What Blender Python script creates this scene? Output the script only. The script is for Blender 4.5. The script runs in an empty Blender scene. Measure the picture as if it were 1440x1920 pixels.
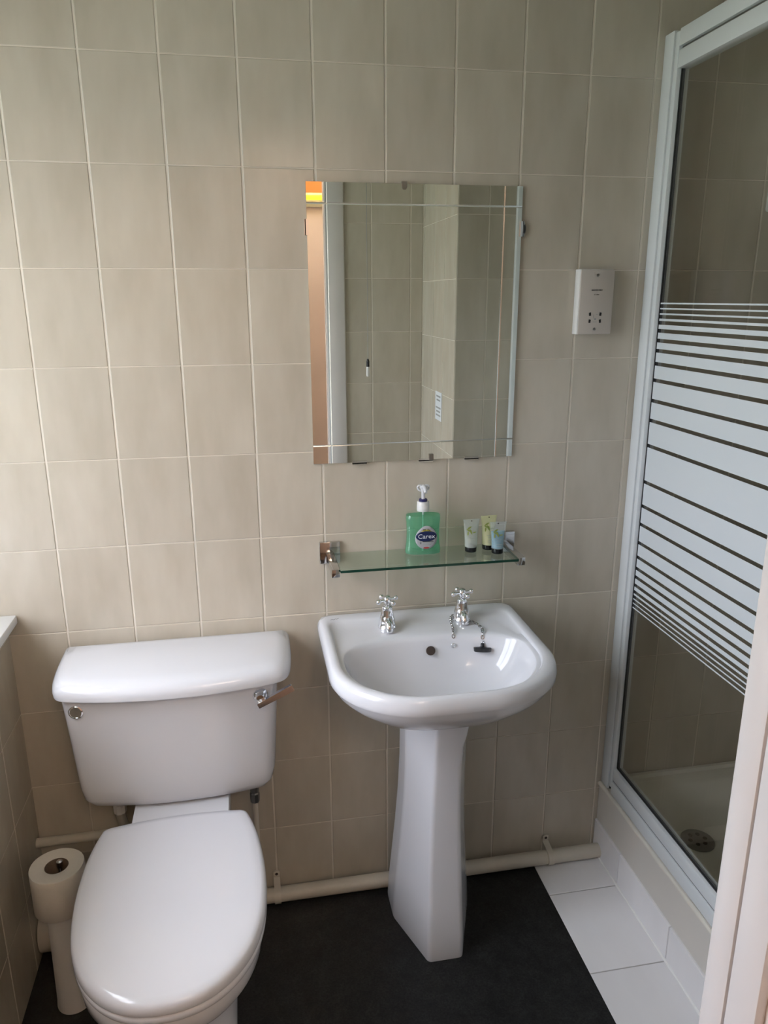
import bpy, bmesh, math, random
from mathutils import Vector, Matrix

random.seed(7)
PI = math.pi
scene = bpy.context.scene
COL = scene.collection

# ------------------------------------------------------------------ camera
cam_data = bpy.data.cameras.new('camera')
cam_data.sensor_fit = 'VERTICAL'
cam_data.sensor_height = 36.0
cam_data.lens = 1417.95 / 1920.0 * 36.0
cam_data.clip_start = 0.02
cam = bpy.data.objects.new('camera', cam_data)
COL.objects.link(cam)
_a, _b, _c = math.radians(10.42325), math.radians(-15.80097), math.radians(-0.18784)
_f = Vector((math.sin(_a) * math.cos(_b), math.cos(_a) * math.cos(_b), math.sin(_b)))
_r = Vector((math.cos(_a), -math.sin(_a), 0))
_u = _r.cross(_f)
_r2 = _r * math.cos(_c) + _u * math.sin(_c)
_u2 = -_r * math.sin(_c) + _u * math.cos(_c)
M = Matrix((_r2, _u2, -_f)).transposed().to_4x4()
M.translation = Vector((0.42926, -1.71175, 1.53981))
cam.matrix_world = M
scene.camera = cam

# ------------------------------------------------------------------ world, daylight, exposure
world = bpy.data.worlds.new('overcast_sky')
scene.world = world
world.use_nodes = True
bg = world.node_tree.nodes['Background']
_wn, _wl = world.node_tree.nodes, world.node_tree.links
# overcast sky: three times brighter overhead than at the horizon
_tc = _wn.new('ShaderNodeTexCoord')
_sx = _wn.new('ShaderNodeSeparateXYZ')
_mr = _wn.new('ShaderNodeMapRange')
_mr.inputs['From Min'].default_value = 0.0
_mr.inputs['From Max'].default_value = 1.0
_mr.inputs['To Min'].default_value = 1.0 / 3.0
_mr.inputs['To Max'].default_value = 1.0
_wl.new(_tc.outputs['Generated'], _sx.inputs[0])
_wl.new(_sx.outputs['Z'], _mr.inputs['Value'])
_mu = _wn.new('ShaderNodeMath'); _mu.operation = 'MULTIPLY'; _mu.inputs[1].default_value = 18.8
_wl.new(_mr.outputs['Result'], _mu.inputs[0])
_wl.new(_mu.outputs[0], bg.inputs['Strength'])
bg.inputs['Color'].default_value = (0.85, 0.885, 1.0, 1)

portal = bpy.data.lights.new('window_daylight_portal', 'AREA')
portal.shape = 'RECTANGLE'
portal.size = 1.04
portal.size_y = 1.26
portal.cycles.is_portal = True
po = bpy.data.objects.new('window_daylight_portal', portal)
COL.objects.link(po)
po.location = (-0.57, -0.73, 1.49)
po.rotation_euler = (PI / 2, 0, -PI / 2)

scene.view_settings.view_transform = 'Standard'
scene.view_settings.look = 'None'
scene.view_settings.gamma = 1.0
scene.view_settings.use_curve_mapping = False
scene.view_settings.exposure = -0.06

# ------------------------------------------------------------------ materials
MATS = {}


def new_mat(name):
    m = bpy.data.materials.new(name)
    m.use_nodes = True
    MATS[name] = m
    return m, m.node_tree.nodes, m.node_tree.links, m.node_tree.nodes['Principled BSDF']


def plain(name, col, rough=0.5, metal=0.0, spec=0.5, noise=0.0, nscale=20.0, bump=0.0, bscale=200.0, coat=0.0, sss=0.0):
    m, n, l, p = new_mat(name)
    p.inputs['Base Color'].default_value = (*col, 1)
    p.inputs['Roughness'].default_value = rough
    p.inputs['Metallic'].default_value = metal
    p.inputs['Specular IOR Level'].default_value = spec
    p.inputs['Coat Weight'].default_value = coat
    if noise or bump:
        tc = n.new('ShaderNodeTexCoord')
    if noise:
        nz = n.new('ShaderNodeTexNoise')
        nz.inputs['Scale'].default_value = nscale
        nz.inputs['Detail'].default_value = 5
        l.new(tc.outputs['Object'], nz.inputs['Vector'])
        mp = n.new('ShaderNodeMapRange')
        mp.inputs['From Min'].default_value = 0.25
        mp.inputs['From Max'].default_value = 0.75
        mp.inputs['To Min'].default_value = 1 - noise
        mp.inputs['To Max'].default_value = 1 + noise
        l.new(nz.outputs['Fac'], mp.inputs['Value'])
        mx = n.new('ShaderNodeMix')
        mx.data_type = 'RGBA'
        mx.blend_type = 'MULTIPLY'
        mx.inputs['Factor'].default_value = 1
        mx.inputs['A'].default_value = (*col, 1)
        l.new(mp.outputs['Result'], mx.inputs['B'])
        l.new(mx.outputs['Result'], p.inputs['Base Color'])
    if bump:
        nb = n.new('ShaderNodeTexNoise')
        nb.inputs['Scale'].default_value = bscale
        nb.inputs['Detail'].default_value = 4
        l.new(tc.outputs['Object'], nb.inputs['Vector'])
        bp = n.new('ShaderNodeBump')
        bp.inputs['Strength'].default_value = bump
        bp.inputs['Distance'].default_value = 0.001
        l.new(nb.outputs['Fac'], bp.inputs['Height'])
        l.new(bp.outputs['Normal'], p.inputs['Normal'])
    return m


def tile_material(name, c1, c2, rough=0.23):
    """glazed tile: faint vertical streaks, each tile offset and tinted by its own random value"""
    m, n, l, p = new_mat(name)
    tc = n.new('ShaderNodeTexCoord')
    oi = n.new('ShaderNodeObjectInfo')
    mul = n.new('ShaderNodeMath'); mul.operation = 'MULTIPLY'; mul.inputs[1].default_value = 37.0
    l.new(oi.outputs['Random'], mul.inputs[0])
    cmb = n.new('ShaderNodeCombineXYZ')
    for k in 'XYZ':
        l.new(mul.outputs[0], cmb.inputs[k])
    add = n.new('ShaderNodeVectorMath'); add.operation = 'ADD'
    l.new(tc.outputs['Object'], add.inputs[0]); l.new(cmb.outputs[0], add.inputs[1])
    mp = n.new('ShaderNodeMapping'); mp.inputs['Scale'].default_value = (16, 16, 5)
    l.new(add.outputs[0], mp.inputs['Vector'])
    nz = n.new('ShaderNodeTexNoise'); nz.inputs['Scale'].default_value = 1.0
    nz.inputs['Detail'].default_value = 3; nz.inputs['Roughness'].default_value = 0.55
    l.new(mp.outputs[0], nz.inputs['Vector'])
    mr = n.new('ShaderNodeMapRange'); mr.inputs['From Min'].default_value = 0.3; mr.inputs['From Max'].default_value = 0.7
    l.new(nz.outputs['Fac'], mr.inputs['Value'])
    mx = n.new('ShaderNodeMix'); mx.data_type = 'RGBA'
    mx.inputs['A'].default_value = (*c1, 1); mx.inputs['B'].default_value = (*c2, 1)
    l.new(mr.outputs['Result'], mx.inputs['Factor'])
    mr2 = n.new('ShaderNodeMapRange'); mr2.inputs['To Min'].default_value = 0.95; mr2.inputs['To Max'].default_value = 1.04
    l.new(oi.outputs['Random'], mr2.inputs['Value'])
    mx2 = n.new('ShaderNodeMix'); mx2.data_type = 'RGBA'; mx2.blend_type = 'MULTIPLY'
    mx2.inputs['Factor'].default_value = 1
    l.new(mx.outputs['Result'], mx2.inputs['A']); l.new(mr2.outputs['Result'], mx2.inputs['B'])
    l.new(mx2.outputs['Result'], p.inputs['Base Color'])
    p.inputs['Roughness'].default_value = rough
    p.inputs['Specular IOR Level'].default_value = 0.45
    nb = n.new('ShaderNodeTexNoise'); nb.inputs['Scale'].default_value = 14.0; nb.inputs['Detail'].default_value = 1
    l.new(add.outputs[0], nb.inputs['Vector'])
    bp = n.new('ShaderNodeBump'); bp.inputs['Strength'].default_value = 0.12; bp.inputs['Distance'].default_value = 0.004
    l.new(nb.outputs['Fac'], bp.inputs['Height']); l.new(bp.outputs['Normal'], p.inputs['Normal'])
    return m


def thin_glass(name, tint, ior=1.45, rough=0.0, haze=0.0):
    """a glass sheet: tinted see-through mixed with a mirror reflection by Fresnel"""
    m = bpy.data.materials.new(name); m.use_nodes = True; MATS[name] = m
    n = m.node_tree.nodes; l = m.node_tree.links
    n.remove(n['Principled BSDF'])
    out = n['Material Output']
    tr = n.new('ShaderNodeBsdfTransparent'); tr.inputs['Color'].default_value = (*tint, 1)
    gl = n.new('ShaderNodeBsdfAnisotropic'); gl.inputs['Roughness'].default_value = rough
    gl.inputs['Color'].default_value = (1, 1, 1, 1)
    fr = n.new('ShaderNodeFresnel')
    ge = n.new('ShaderNodeNewGeometry')      # same reflection from either side of the sheet
    mi = n.new('ShaderNodeMapRange'); mi.inputs['To Min'].default_value = ior; mi.inputs['To Max'].default_value = 1.0 / ior
    l.new(ge.outputs['Backfacing'], mi.inputs['Value']); l.new(mi.outputs['Result'], fr.inputs['IOR'])
    mx = n.new('ShaderNodeMixShader')
    l.new(fr.outputs[0], mx.inputs[0]); l.new(tr.outputs[0], mx.inputs[1]); l.new(gl.outputs[0], mx.inputs[2])
    last = mx
    if haze:
        df = n.new('ShaderNodeBsdfDiffuse'); df.inputs['Color'].default_value = (0.8, 0.82, 0.8, 1)
        mh = n.new('ShaderNodeMixShader'); mh.inputs[0].default_value = haze
        l.new(mx.outputs[0], mh.inputs[1]); l.new(df.outputs[0], mh.inputs[2]); last = mh
    l.new(last.outputs[0], out.inputs['Surface'])
    return m


def gel(name, tint, body, mixf=0.5, rough=0.05):
    """clear coloured plastic or liquid: see-through tint plus a share of scattered body colour"""
    m = bpy.data.materials.new(name); m.use_nodes = True; MATS[name] = m
    n = m.node_tree.nodes; l = m.node_tree.links
    p = n['Principled BSDF']; out = n['Material Output']
    p.inputs['Base Color'].default_value = (*body, 1); p.inputs['Roughness'].default_value = rough
    tr = n.new('ShaderNodeBsdfTransparent'); tr.inputs['Color'].default_value = (*tint, 1)
    mx = n.new('ShaderNodeMixShader'); mx.inputs[0].default_value = mixf
    l.new(tr.outputs[0], mx.inputs[1]); l.new(p.outputs[0], mx.inputs[2]); l.new(mx.outputs[0], out.inputs['Surface'])
    return m


def glow(name, col, strength):
    m = bpy.data.materials.new(name); m.use_nodes = True; MATS[name] = m
    n = m.node_tree.nodes; l = m.node_tree.links
    p = n['Principled BSDF']
    p.inputs['Base Color'].default_value = (col[0] * 0.1, col[1] * 0.1, col[2] * 0.1, 1)
    p.inputs['Emission Color'].default_value = (*col, 1)
    p.inputs['Emission Strength'].default_value = strength
    return m


tile_material('tile_beige', (0.475, 0.425, 0.343), (0.55, 0.50, 0.415))
tile_material('tile_white', (0.82, 0.80, 0.80), (0.85, 0.83, 0.83), 0.14)
plain('grout', (0.69, 0.63, 0.54), 0.75, noise=0.10, nscale=9.0, bump=0.3, bscale=300)
plain('grout_grey', (0.42, 0.40, 0.38), 0.8)
plain('ceramic', (0.70, 0.70, 0.73), 0.07, spec=0.55)
plain('seat_plastic', (0.74, 0.74, 0.78), 0.13, spec=0.5)
plain('chrome', (0.86, 0.86, 0.88), 0.06, metal=1.0)
plain('bracket_chrome', (0.60, 0.60, 0.60), 0.10, metal=1.0)
plain('chain_steel', (0.52, 0.52, 0.52), 0.18, metal=1.0)
plain('dull_metal', (0.30, 0.29, 0.27), 0.35, metal=1.0)
plain('mirror_silver', (0.88, 0.90, 0.85), 0.0, metal=1.0)
plain('mirror_groove', (0.88, 0.90, 0.86), 0.18, metal=1.0)
plain('white_frame', (0.72, 0.75, 0.76), 0.22)
plain('white_gloss_paint', (0.66, 0.62, 0.60), 0.25, noise=0.03, nscale=6, bump=0.15, bscale=60)
plain('socket_plate', (0.52, 0.47, 0.42), 0.35)
plain('sill_white', (0.86, 0.86, 0.86), 0.3)
plain('white_plastic', (0.76, 0.75, 0.73), 0.3)
plain('cream_plastic', (0.62, 0.57, 0.48), 0.35, noise=0.08, nscale=12)
plain('cream_panel', (0.66, 0.62, 0.56), 0.3, noise=0.03, nscale=4)
plain('silicone', (0.70, 0.66, 0.58), 0.4, noise=0.10, nscale=14)
plain('tray_acrylic', (0.80, 0.77, 0.70), 0.25)
plain('black_rubber', (0.015, 0.015, 0.016), 0.45)
plain('black_plastic', (0.006, 0.006, 0.007), 0.22)
plain('black_print', (0.02, 0.018, 0.016), 0.6)
plain('dark_hole', (0.05, 0.032, 0.024), 0.6)
plain('paper', (0.74, 0.70, 0.64), 0.9, noise=0.03, nscale=30, bump=0.4, bscale=160)
plain('cardboard', (0.14, 0.10, 0.07), 0.9)
plain('plaster_white', (0.84, 0.83, 0.80), 0.85)
plain('plaster_pink', (0.88, 0.76, 0.69), 0.85, noise=0.03, nscale=5)
plain('carpet_brown', (0.20, 0.13, 0.09), 1.0, noise=0.2, nscale=120)
plain('lawn_grey_green', (0.18, 0.21, 0.13), 1.0, noise=0.3, nscale=1.5)
plain('navy_plastic', (0.02, 0.02, 0.10), 0.3)
plain('label_silver', (0.42, 0.42, 0.44), 0.35)
plain('label_navy', (0.008, 0.018, 0.085), 0.35)
plain('label_yellow', (0.55, 0.48, 0.06), 0.4)
plain('label_red', (0.38, 0.05, 0.05), 0.4)
plain('print_white', (0.75, 0.78, 0.82), 0.4)
plain('print_grey', (0.32, 0.33, 0.32), 0.5)
plain('leaf_green', (0.22, 0.27, 0.06), 0.5)
plain('stripe_white', (0.66, 0.70, 0.72), 0.6, spec=0.3)
plain('glass_edge', (0.006, 0.045, 0.028), 0.08, spec=0.6)
thin_glass('shelf_glass', (0.88, 0.945, 0.90))
thin_glass('shower_glass', (0.985, 0.987, 0.97))
thin_glass('window_glass', (0.97, 0.98, 0.98))
thin_glass('clear_bottle', (0.95, 0.99, 0.96), 1.5)
gel('soap_green', (0.50, 0.90, 0.70), (0.30, 0.62, 0.44), 0.32)
gel('tube_clear', (0.86, 0.90, 0.86), (0.66, 0.69, 0.62), 0.50, 0.12)
gel('tube_film', (0.93, 0.96, 0.96), (0.70, 0.74, 0.74), 0.22, 0.12)
gel('tube_blue', (0.40, 0.68, 0.78), (0.22, 0.46, 0.56), 0.7, 0.1)
gel('tube_yellow', (0.85, 0.88, 0.60), (0.72, 0.72, 0.44), 0.72, 0.12)
gel('pump_plastic', (0.9, 0.9, 0.9), (0.82, 0.82, 0.84), 0.8, 0.2)
glow('lamp_shade_orange', (1.0, 0.26, 0.035), 1.0)
glow('lamp_tube', (1.0, 0.74, 0.05), 1.7)

# floor vinyl: charcoal, mottled
m, n, l, p = new_mat('vinyl_charcoal')
tc = n.new('ShaderNodeTexCoord')
n1 = n.new('ShaderNodeTexNoise'); n1.inputs['Scale'].default_value = 26; n1.inputs['Detail'].default_value = 8; n1.inputs['Roughness'].default_value = 0.7
n2 = n.new('ShaderNodeTexNoise'); n2.inputs['Scale'].default_value = 260; n2.inputs['Detail'].default_value = 3
l.new(tc.outputs['Object'], n1.inputs['Vector']); l.new(tc.outputs['Object'], n2.inputs['Vector'])
mm = n.new('ShaderNodeMath'); mm.operation = 'MULTIPLY'
l.new(n1.outputs['Fac'], mm.inputs[0]); l.new(n2.outputs['Fac'], mm.inputs[1])
cr = n.new('ShaderNodeValToRGB')
cr.color_ramp.elements[0].position = 0.15; cr.color_ramp.elements[0].color = (0.005, 0.005, 0.005, 1)
cr.color_ramp.elements[1].position = 0.42; cr.color_ramp.elements[1].color = (0.026, 0.0265, 0.0255, 1)
l.new(mm.outputs[0], cr.inputs['Fac']); l.new(cr.outputs['Color'], p.inputs['Base Color'])
p.inputs['Roughness'].default_value = 0.42
p.inputs['Specular IOR Level'].default_value = 0.35
bp = n.new('ShaderNodeBump'); bp.inputs['Strength'].default_value = 0.25; bp.inputs['Distance'].default_value = 0.001
l.new(n2.outputs['Fac'], bp.inputs['Height']); l.new(bp.outputs['Normal'], p.inputs['Normal'])

# ------------------------------------------------------------------ helpers


def mesh_obj(name, verts, faces, mat, parent=None, smooth=None, mats=None, face_mats=None):
    me = bpy.data.meshes.new(name)
    me.from_pydata([tuple(v) for v in verts], [], faces)
    return finish(name, me, mat, parent, smooth, mats, face_mats)


def finish(name, me, mat, parent=None, smooth=None, mats=None, face_mats=None):
    bm = bmesh.new(); bm.from_mesh(me)
    bmesh.ops.recalc_face_normals(bm, faces=bm.faces)
    bm.to_mesh(me); bm.free()
    for mn in (mats or [mat]):
        me.materials.append(MATS[mn])
    if face_mats:
        for pl, i in zip(me.polygons, face_mats):
            pl.material_index = i
    if smooth is not None:
        for pl in me.polygons:
            pl.use_smooth = True
        me.set_sharp_from_angle(angle=math.radians(smooth))
    o = bpy.data.objects.new(name, me)
    COL.objects.link(o)
    if parent is not None:
        o.parent = parent
    return o


def tag(o, label=None, cat=None, group=None, kind=None):
    if label: o['label'] = label
    if cat: o['category'] = cat
    if group: o['group'] = group
    if kind: o['kind'] = kind
    return o


def thing(name, label, cat, loc=(0, 0, 0), group=None):
    o = bpy.data.objects.new(name, None)
    o.empty_display_size = 0.05
    COL.objects.link(o)
    o.location = loc
    return tag(o, label, cat, group)


def struct(name, kind='structure', loc=(0, 0, 0)):
    o = bpy.data.objects.new(name, None)
    o.empty_display_size = 0.05
    COL.objects.link(o); o.location = loc
    o['kind'] = kind
    return o


def box(name, x0, x1, y0, y1, z0, z1, mat, parent=None, bevel=0.0, seg=2):
    """box in world coordinates (or local ones if the parent is not at the origin)"""
    cx, cy, cz = (x0 + x1) / 2, (y0 + y1) / 2, (z0 + z1) / 2
    me = bpy.data.meshes.new(name)
    bm = bmesh.new()
    bmesh.ops.create_cube(bm, size=1.0)
    bmesh.ops.scale(bm, vec=(abs(x1 - x0), abs(y1 - y0), abs(z1 - z0)), verts=bm.verts)
    if bevel:
        bmesh.ops.bevel(bm, geom=list(bm.edges), offset=bevel, segments=seg, profile=0.5, affect='EDGES')
    bm.to_mesh(me); bm.free()
    o = finish(name, me, mat, parent, 35 if bevel else None)
    o.location = (cx, cy, cz)
    return o


def loft(rings, cap0=True, cap1=True, closed=True):
    V = []; F = []
    nr = len(rings[0])
    for r in rings:
        V.extend(r)
    for i in range(len(rings) - 1):
        a = i * nr; b = a + nr
        for j in range(nr if closed else nr - 1):
            k = (j + 1) % nr
            F.append((a + j, a + k, b + k, b + j))
    if cap0:
        F.append(tuple(range(nr - 1, -1, -1)))
    if cap1:
        F.append(tuple(range((len(rings) - 1) * nr, len(rings) * nr)))
    return V, F


def join(*parts):
    V = []; F = []
    for v, f in parts:
        o = len(V)
        V.extend(v); F.extend([tuple(i + o for i in q) for q in f])
    return V, F


def lathe(profile, n=32, c=(0, 0, 0), axis='Z', cap0=True, cap1=True):
    rings = []
    for r, h in profile:
        ring = []
        for i in range(n):
            t = 2 * PI * i / n
            a, b = r * math.cos(t), r * math.sin(t)
            if axis == 'Z': q = (a, b, h)
            elif axis == 'X': q = (h, a, b)
            else: q = (a, h, b)
            ring.append((q[0] + c[0], q[1] + c[1], q[2] + c[2]))
        rings.append(ring)
    return loft(rings, cap0, cap1)


def tube(path, rad, n=12, caps=True):
    path = [Vector(q) for q in path]
    rs = rad if isinstance(rad, (list, tuple)) else [rad] * len(path)
    rings = []
    up = Vector((0, 0, 1))
    t0 = (path[1] - path[0]).normalized()
    if abs(t0.dot(up)) > 0.9:
        up = Vector((0, 1, 0))
    nrm = (up - t0 * up.dot(t0)).normalized()
    for i, q in enumerate(path):
        if i == 0: t = path[1] - path[0]
        elif i == len(path) - 1: t = path[-1] - path[-2]
        else: t = (path[i + 1] - path[i]).normalized() + (path[i] - path[i - 1]).normalized()
        t.normalize()
        nrm = (nrm - t * nrm.dot(t)).normalized()
        bn = t.cross(nrm)
        rings.append([tuple(q + (nrm * math.cos(2 * PI * j / n) + bn * math.sin(2 * PI * j / n)) * rs[i]) for j in range(n)])
    return loft(rings, caps, caps)


def ball(c, r, nu=16, nv=10):
    prof = [(max(r * math.sin(PI * i / nv), 1e-5), -r * math.cos(PI * i / nv)) for i in range(nv + 1)]
    return lathe(prof, nu, c)


def vbox(x0, x1, y0, y1, z0, z1):
    V = [(x, y, z) for z in (z0, z1) for y in (y0, y1) for x in (x0, x1)]
    F = [(0, 2, 3, 1), (4, 5, 7, 6), (0, 1, 5, 4), (2, 6, 7, 3), (0, 4, 6, 2), (1, 3, 7, 5)]
    return V, F


def catmull(pts, sub=6):
    P = [Vector(q) for q in pts]
    out = []
    for i in range(len(P) - 1):
        p0 = P[max(i - 1, 0)]; p1 = P[i]; p2 = P[i + 1]; p3 = P[min(i + 2, len(P) - 1)]
        for k in range(sub):
            t = k / sub
            out.append(0.5 * ((2 * p1) + (p2 - p0) * t + (2 * p0 - 5 * p1 + 4 * p2 - p3) * t * t + (3 * p1 - p0 - 3 * p2 + p3) * t ** 3))
    out.append(P[-1])
    return out


def rrect(x0, x1, y0, y1, rb, rf, n=14):
    """outline with back (y1) corner radii rb=(rx,ry) and front (y0) radii rf"""
    pts = []
    def arc(cx, cy, rx, ry, a0, a1):
        for i in range(n + 1):
            t = a0 + (a1 - a0) * i / n
            pts.append((cx + rx * math.cos(t), cy + ry * math.sin(t)))
    arc(x1 - rb[0], y1 - rb[1], rb[0], rb[1], 0, PI / 2)
    arc(x0 + rb[0], y1 - rb[1], rb[0], rb[1], PI / 2, PI)
    arc(x0 + rf[0], y0 + rf[1], rf[0], rf[1], PI, 1.5 * PI)
    arc(x1 - rf[0], y0 + rf[1], rf[0], rf[1], 1.5 * PI, 2 * PI)
    return pts


def radial(poly, c, N):
    """resample a star-shaped outline at N equal angles around c"""
    out = []
    m_ = len(poly)
    for k in range(N):
        t = 2 * PI * k / N
        d = (math.cos(t), math.sin(t))
        best = 0
        for i in range(m_):
            ax, ay = poly[i][0] - c[0], poly[i][1] - c[1]
            bx, by = poly[(i + 1) % m_][0] - c[0], poly[(i + 1) % m_][1] - c[1]
            ex, ey = bx - ax, by - ay
            den = d[0] * ey - d[1] * ex
            if abs(den) < 1e-12: continue
            s = (ax * ey - ay * ex) / den
            w = (ax * d[1] - ay * d[0]) / den
            if s > 0 and -1e-6 <= w <= 1 + 1e-6:
                best = max(best, s)
        out.append((c[0] + d[0] * best, c[1] + d[1] * best))
    return out


def text_mesh(name, body, size, mat, parent, M4, thick=0.00015, width=None):
    cu = bpy.data.curves.new(name + '_curve', 'FONT')
    cu.body = body; cu.size = size; cu.align_x = 'CENTER'; cu.align_y = 'CENTER'; cu.extrude = thick
    cu.resolution_u = 3
    tmp = bpy.data.objects.new(name + '_tmp', cu)
    COL.objects.link(tmp)
    dg = bpy.context.evaluated_depsgraph_get()
    me = bpy.data.meshes.new_from_object(tmp.evaluated_get(dg))
    bpy.data.objects.remove(tmp); bpy.data.curves.remove(cu)
    me.name = name
    xs = [v.co.x for v in me.vertices]
    if width and xs:
        f = width / max(max(xs) - min(xs), 1e-6)
        for v in me.vertices: v.co.x *= f
    me.transform(M4)
    me.materials.clear()
    me.materials.append(MATS[mat])
    o = bpy.data.objects.new(name, me)
    COL.objects.link(o)
    o.parent = parent
    return o


def face_front(x, y, z, tilt=0.0, turn=0.0):
    """matrix that stands XY-plane text up, facing -Y, at a point"""
    return Matrix.Translation((x, y, z)) @ Matrix.Rotation(turn, 4, 'Z') @ Matrix.Rotation(PI / 2 + tilt, 4, 'X')


# tiles ----------------------------------------------------------------
TILE_CACHE = {}


def tile_mesh(w, h, t, mat, bev=0.0012):
    key = (round(w, 4), round(h, 4), round(t, 4), mat)
    if key in TILE_CACHE:
        return TILE_CACHE[key]
    me = bpy.data.meshes.new('tile')
    b = min(bev, w * 0.3, h * 0.3)
    V = []
    for (d, i) in ((0, 0), (t * 0.55, 0), (t, b)):
        for sx, sz in ((-1, -1), (1, -1), (1, 1), (-1, 1)):
            V.append((sx * (w / 2 - i), -d, sz * (h / 2 - i)))
    F = []
    for r in range(2):
        for j in range(4):
            k = (j + 1) % 4
            F.append((r * 4 + j, r * 4 + k, r * 4 + 4 + k, r * 4 + 4 + j))
    F.append((8, 9, 10, 11)); F.append((3, 2, 1, 0))
    me.from_pydata(V, [], F)
    bm = bmesh.new(); bm.from_mesh(me); bmesh.ops.recalc_face_normals(bm, faces=bm.faces); bm.to_mesh(me); bm.free()
    me.materials.append(MATS[mat])
    TILE_CACHE[key] = me
    return me


def tile_field(parent, origin, udir, ulo, uhi, vlo, vhi, pu, pv, u0=0.0, v0=0.0, vdir=(0, 0, 1), gu=0.0042, gv=0.0022,
               t=0.0012, mat='tile_beige', name='tile', hole=None, wob=0.0016):
    """lay tiles on a plane: udir x vdir face the room; grid lines at u0+k*pu, v0+k*pv, clipped to the range"""
    ud = Vector(udir).normalized(); vd = Vector(vdir).normalized()
    nd = ud.cross(vd)           # local -Y must face the room: n = u x v points at the room
    R = Matrix((ud, -nd, vd)).transposed().to_4x4()
    org = Vector(origin)
    cnt = 0
    k0 = math.floor((ulo - u0) / pu + 1e-6); k1 = math.ceil((uhi - u0) / pu - 1e-6)
    j0 = math.floor((vlo - v0) / pv + 1e-6); j1 = math.ceil((vhi - v0) / pv - 1e-6)
    for k in range(k0, k1):
        for j in range(j0, j1):
            a0 = max(u0 + k * pu, ulo) + gu / 2; a1 = min(u0 + (k + 1) * pu, uhi) - gu / 2
            b0 = max(v0 + j * pv, vlo) + gv / 2; b1 = min(v0 + (j + 1) * pv, vhi) - gv / 2
            if a1 - a0 < 0.008 or b1 - b0 < 0.008: continue
            o = bpy.data.objects.new(name, tile_mesh(a1 - a0, b1 - b0, t, mat))
            COL.objects.link(o)
            o.parent = parent
            W = Matrix((Vector((1, 0, 0)), Vector((0, 1, 0)), Vector((0, 0, 1)))).to_4x4()
            o.matrix_local = Matrix.Translation(org + ud * (a0 + a1) / 2 + vd * (b0 + b1) / 2) @ R @ \
                Matrix.Rotation(random.uniform(-wob, wob), 4, 'X') @ Matrix.Rotation(random.uniform(-wob, wob), 4, 'Z')
            cnt += 1
    return cnt


# ------------------------------------------------------------------ room shell
XL, XS, XR = -0.125, 1.36, 2.13
YR, YP, XP = -1.31, -0.83, 1.14       # rear wall, pier face beside the shower, pier side
HC = 2.36
REC = 0.42                             # depth of the window recess
SILL = 0.852
WY, WT = -1.26, 2.12                   # far end and head of the window opening

wall_back = struct('wall_back')
box('wall_slab', XL - REC, XR, 0.0012, 0.10, 0, HC, 'grout', wall_back)
tile_field(wall_back, (0, 0.0012, 0), (1, 0, 0), -0.15, XR, 0.0, HC, 0.15, 0.20)
tile_field(wall_back, (0, 0.0012, 0), (1, 0, 0), XL - REC, -0.15, SILL, HC, 0.15, 0.20)

wall_left = struct('wall_left')
box('wall_slab', XL - REC, XL - 0.0012, YR, 0.0, 0, SILL - 0.022, 'grout', wall_left)
box('wall_slab', XL - REC, XL - 0.0012, YR, WY, SILL - 0.022, HC, 'grout', wall_left)
box('wall_slab', XL - REC, XL - 0.0012, WY, 0.0, WT, HC, 'grout', wall_left)
tile_field(wall_left, (XL - 0.0012, 0, 0), (0, 1, 0), YR, 0.0, 0.0, SILL - 0.024, 0.15, 0.20)
tile_field(wall_left, (XL - 0.0012, 0, 0), (0, 1, 0), YR, WY, SILL, HC, 0.15, 0.20)
tile_field(wall_left, (XL - 0.0012, 0, 0), (0, 1, 0), WY, 0.0, WT, HC, 0.15, 0.20)

wall_rear = struct('wall_rear')
box('wall_slab', 0.815, XP, YR - 0.10, YR, 0, HC, 'grout', wall_rear)
box('wall_slab', XL, -0.03, YR - 0.10, YR, 0, HC, 'grout', wall_rear)
box('wall_slab', -0.03, 0.815, YR - 0.10, YR, 2.06, HC, 'plaster_white', wall_rear)
tile_field(wall_rear, (0, YR, 0), (-1, 0, 0), -XP, -0.832, 0, HC, 0.153, 0.20, u0=-0.937, v0=0.012)

wall_pier = struct('wall_pier')
box('wall_slab', XP, XR, YR - 0.10, YP, 0, HC, 'grout', wall_pier)
tile_field(wall_pier, (XP, 0, 0), (0, -1, 0), -YP, -YR, 0, HC, 0.15, 0.20, u0=-YP, mat='tile_beige')
tile_field(wall_pier, (0, YP, 0), (-1, 0, 0), -XS - 0.01, -XP, 0, HC, 0.15, 0.20, u0=-1.247)
tile_field(wall_pier, (0, YP, 0), (-1, 0, 0), -XR, -XS - 0.01, 0.2, HC, 0.15, 0.20, u0=-XP)

wall_right = struct('wall_right')
box('wall_slab', XR, XR + 0.1, YP, 0.10, 0, HC, 'grout', wall_right)
tile_field(wall_right, (XR, 0, 0), (0, -1, 0), 0, -YP, 0.2, HC, 0.15, 0.20)

ceiling = box('ceiling', XL - REC, XR + 0.1, YR - 0.10, 0.10, HC, HC + 0.08, 'plaster_white')
tag(ceiling, kind='structure')

floor = struct('floor')
box('vinyl', XL - REC, 1.1625, YR - 0.10, 0.0, -0.05, 0.0, 'vinyl_charcoal', floor)
box('tile_bed', 1.1625, XP + 0.25, YP, 0.0, -0.05, -0.0014, 'grout_grey', floor)
box('screed', 1.36, XR, YP, 0.0, -0.05, -0.0014, 'grout_grey', floor)
tile_field(floor, (0, 0, -0.0014), (1, 0, 0), 1.1625, 1.357, YP, 0.0, 0.30, 0.2485, u0=1.1625 - 0.003, v0=-0.1505, vdir=(0, 1, 0),
           gu=0.002, gv=0.003, t=0.0016, mat='tile_white', name='floor_tile', wob=0.0008)

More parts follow.
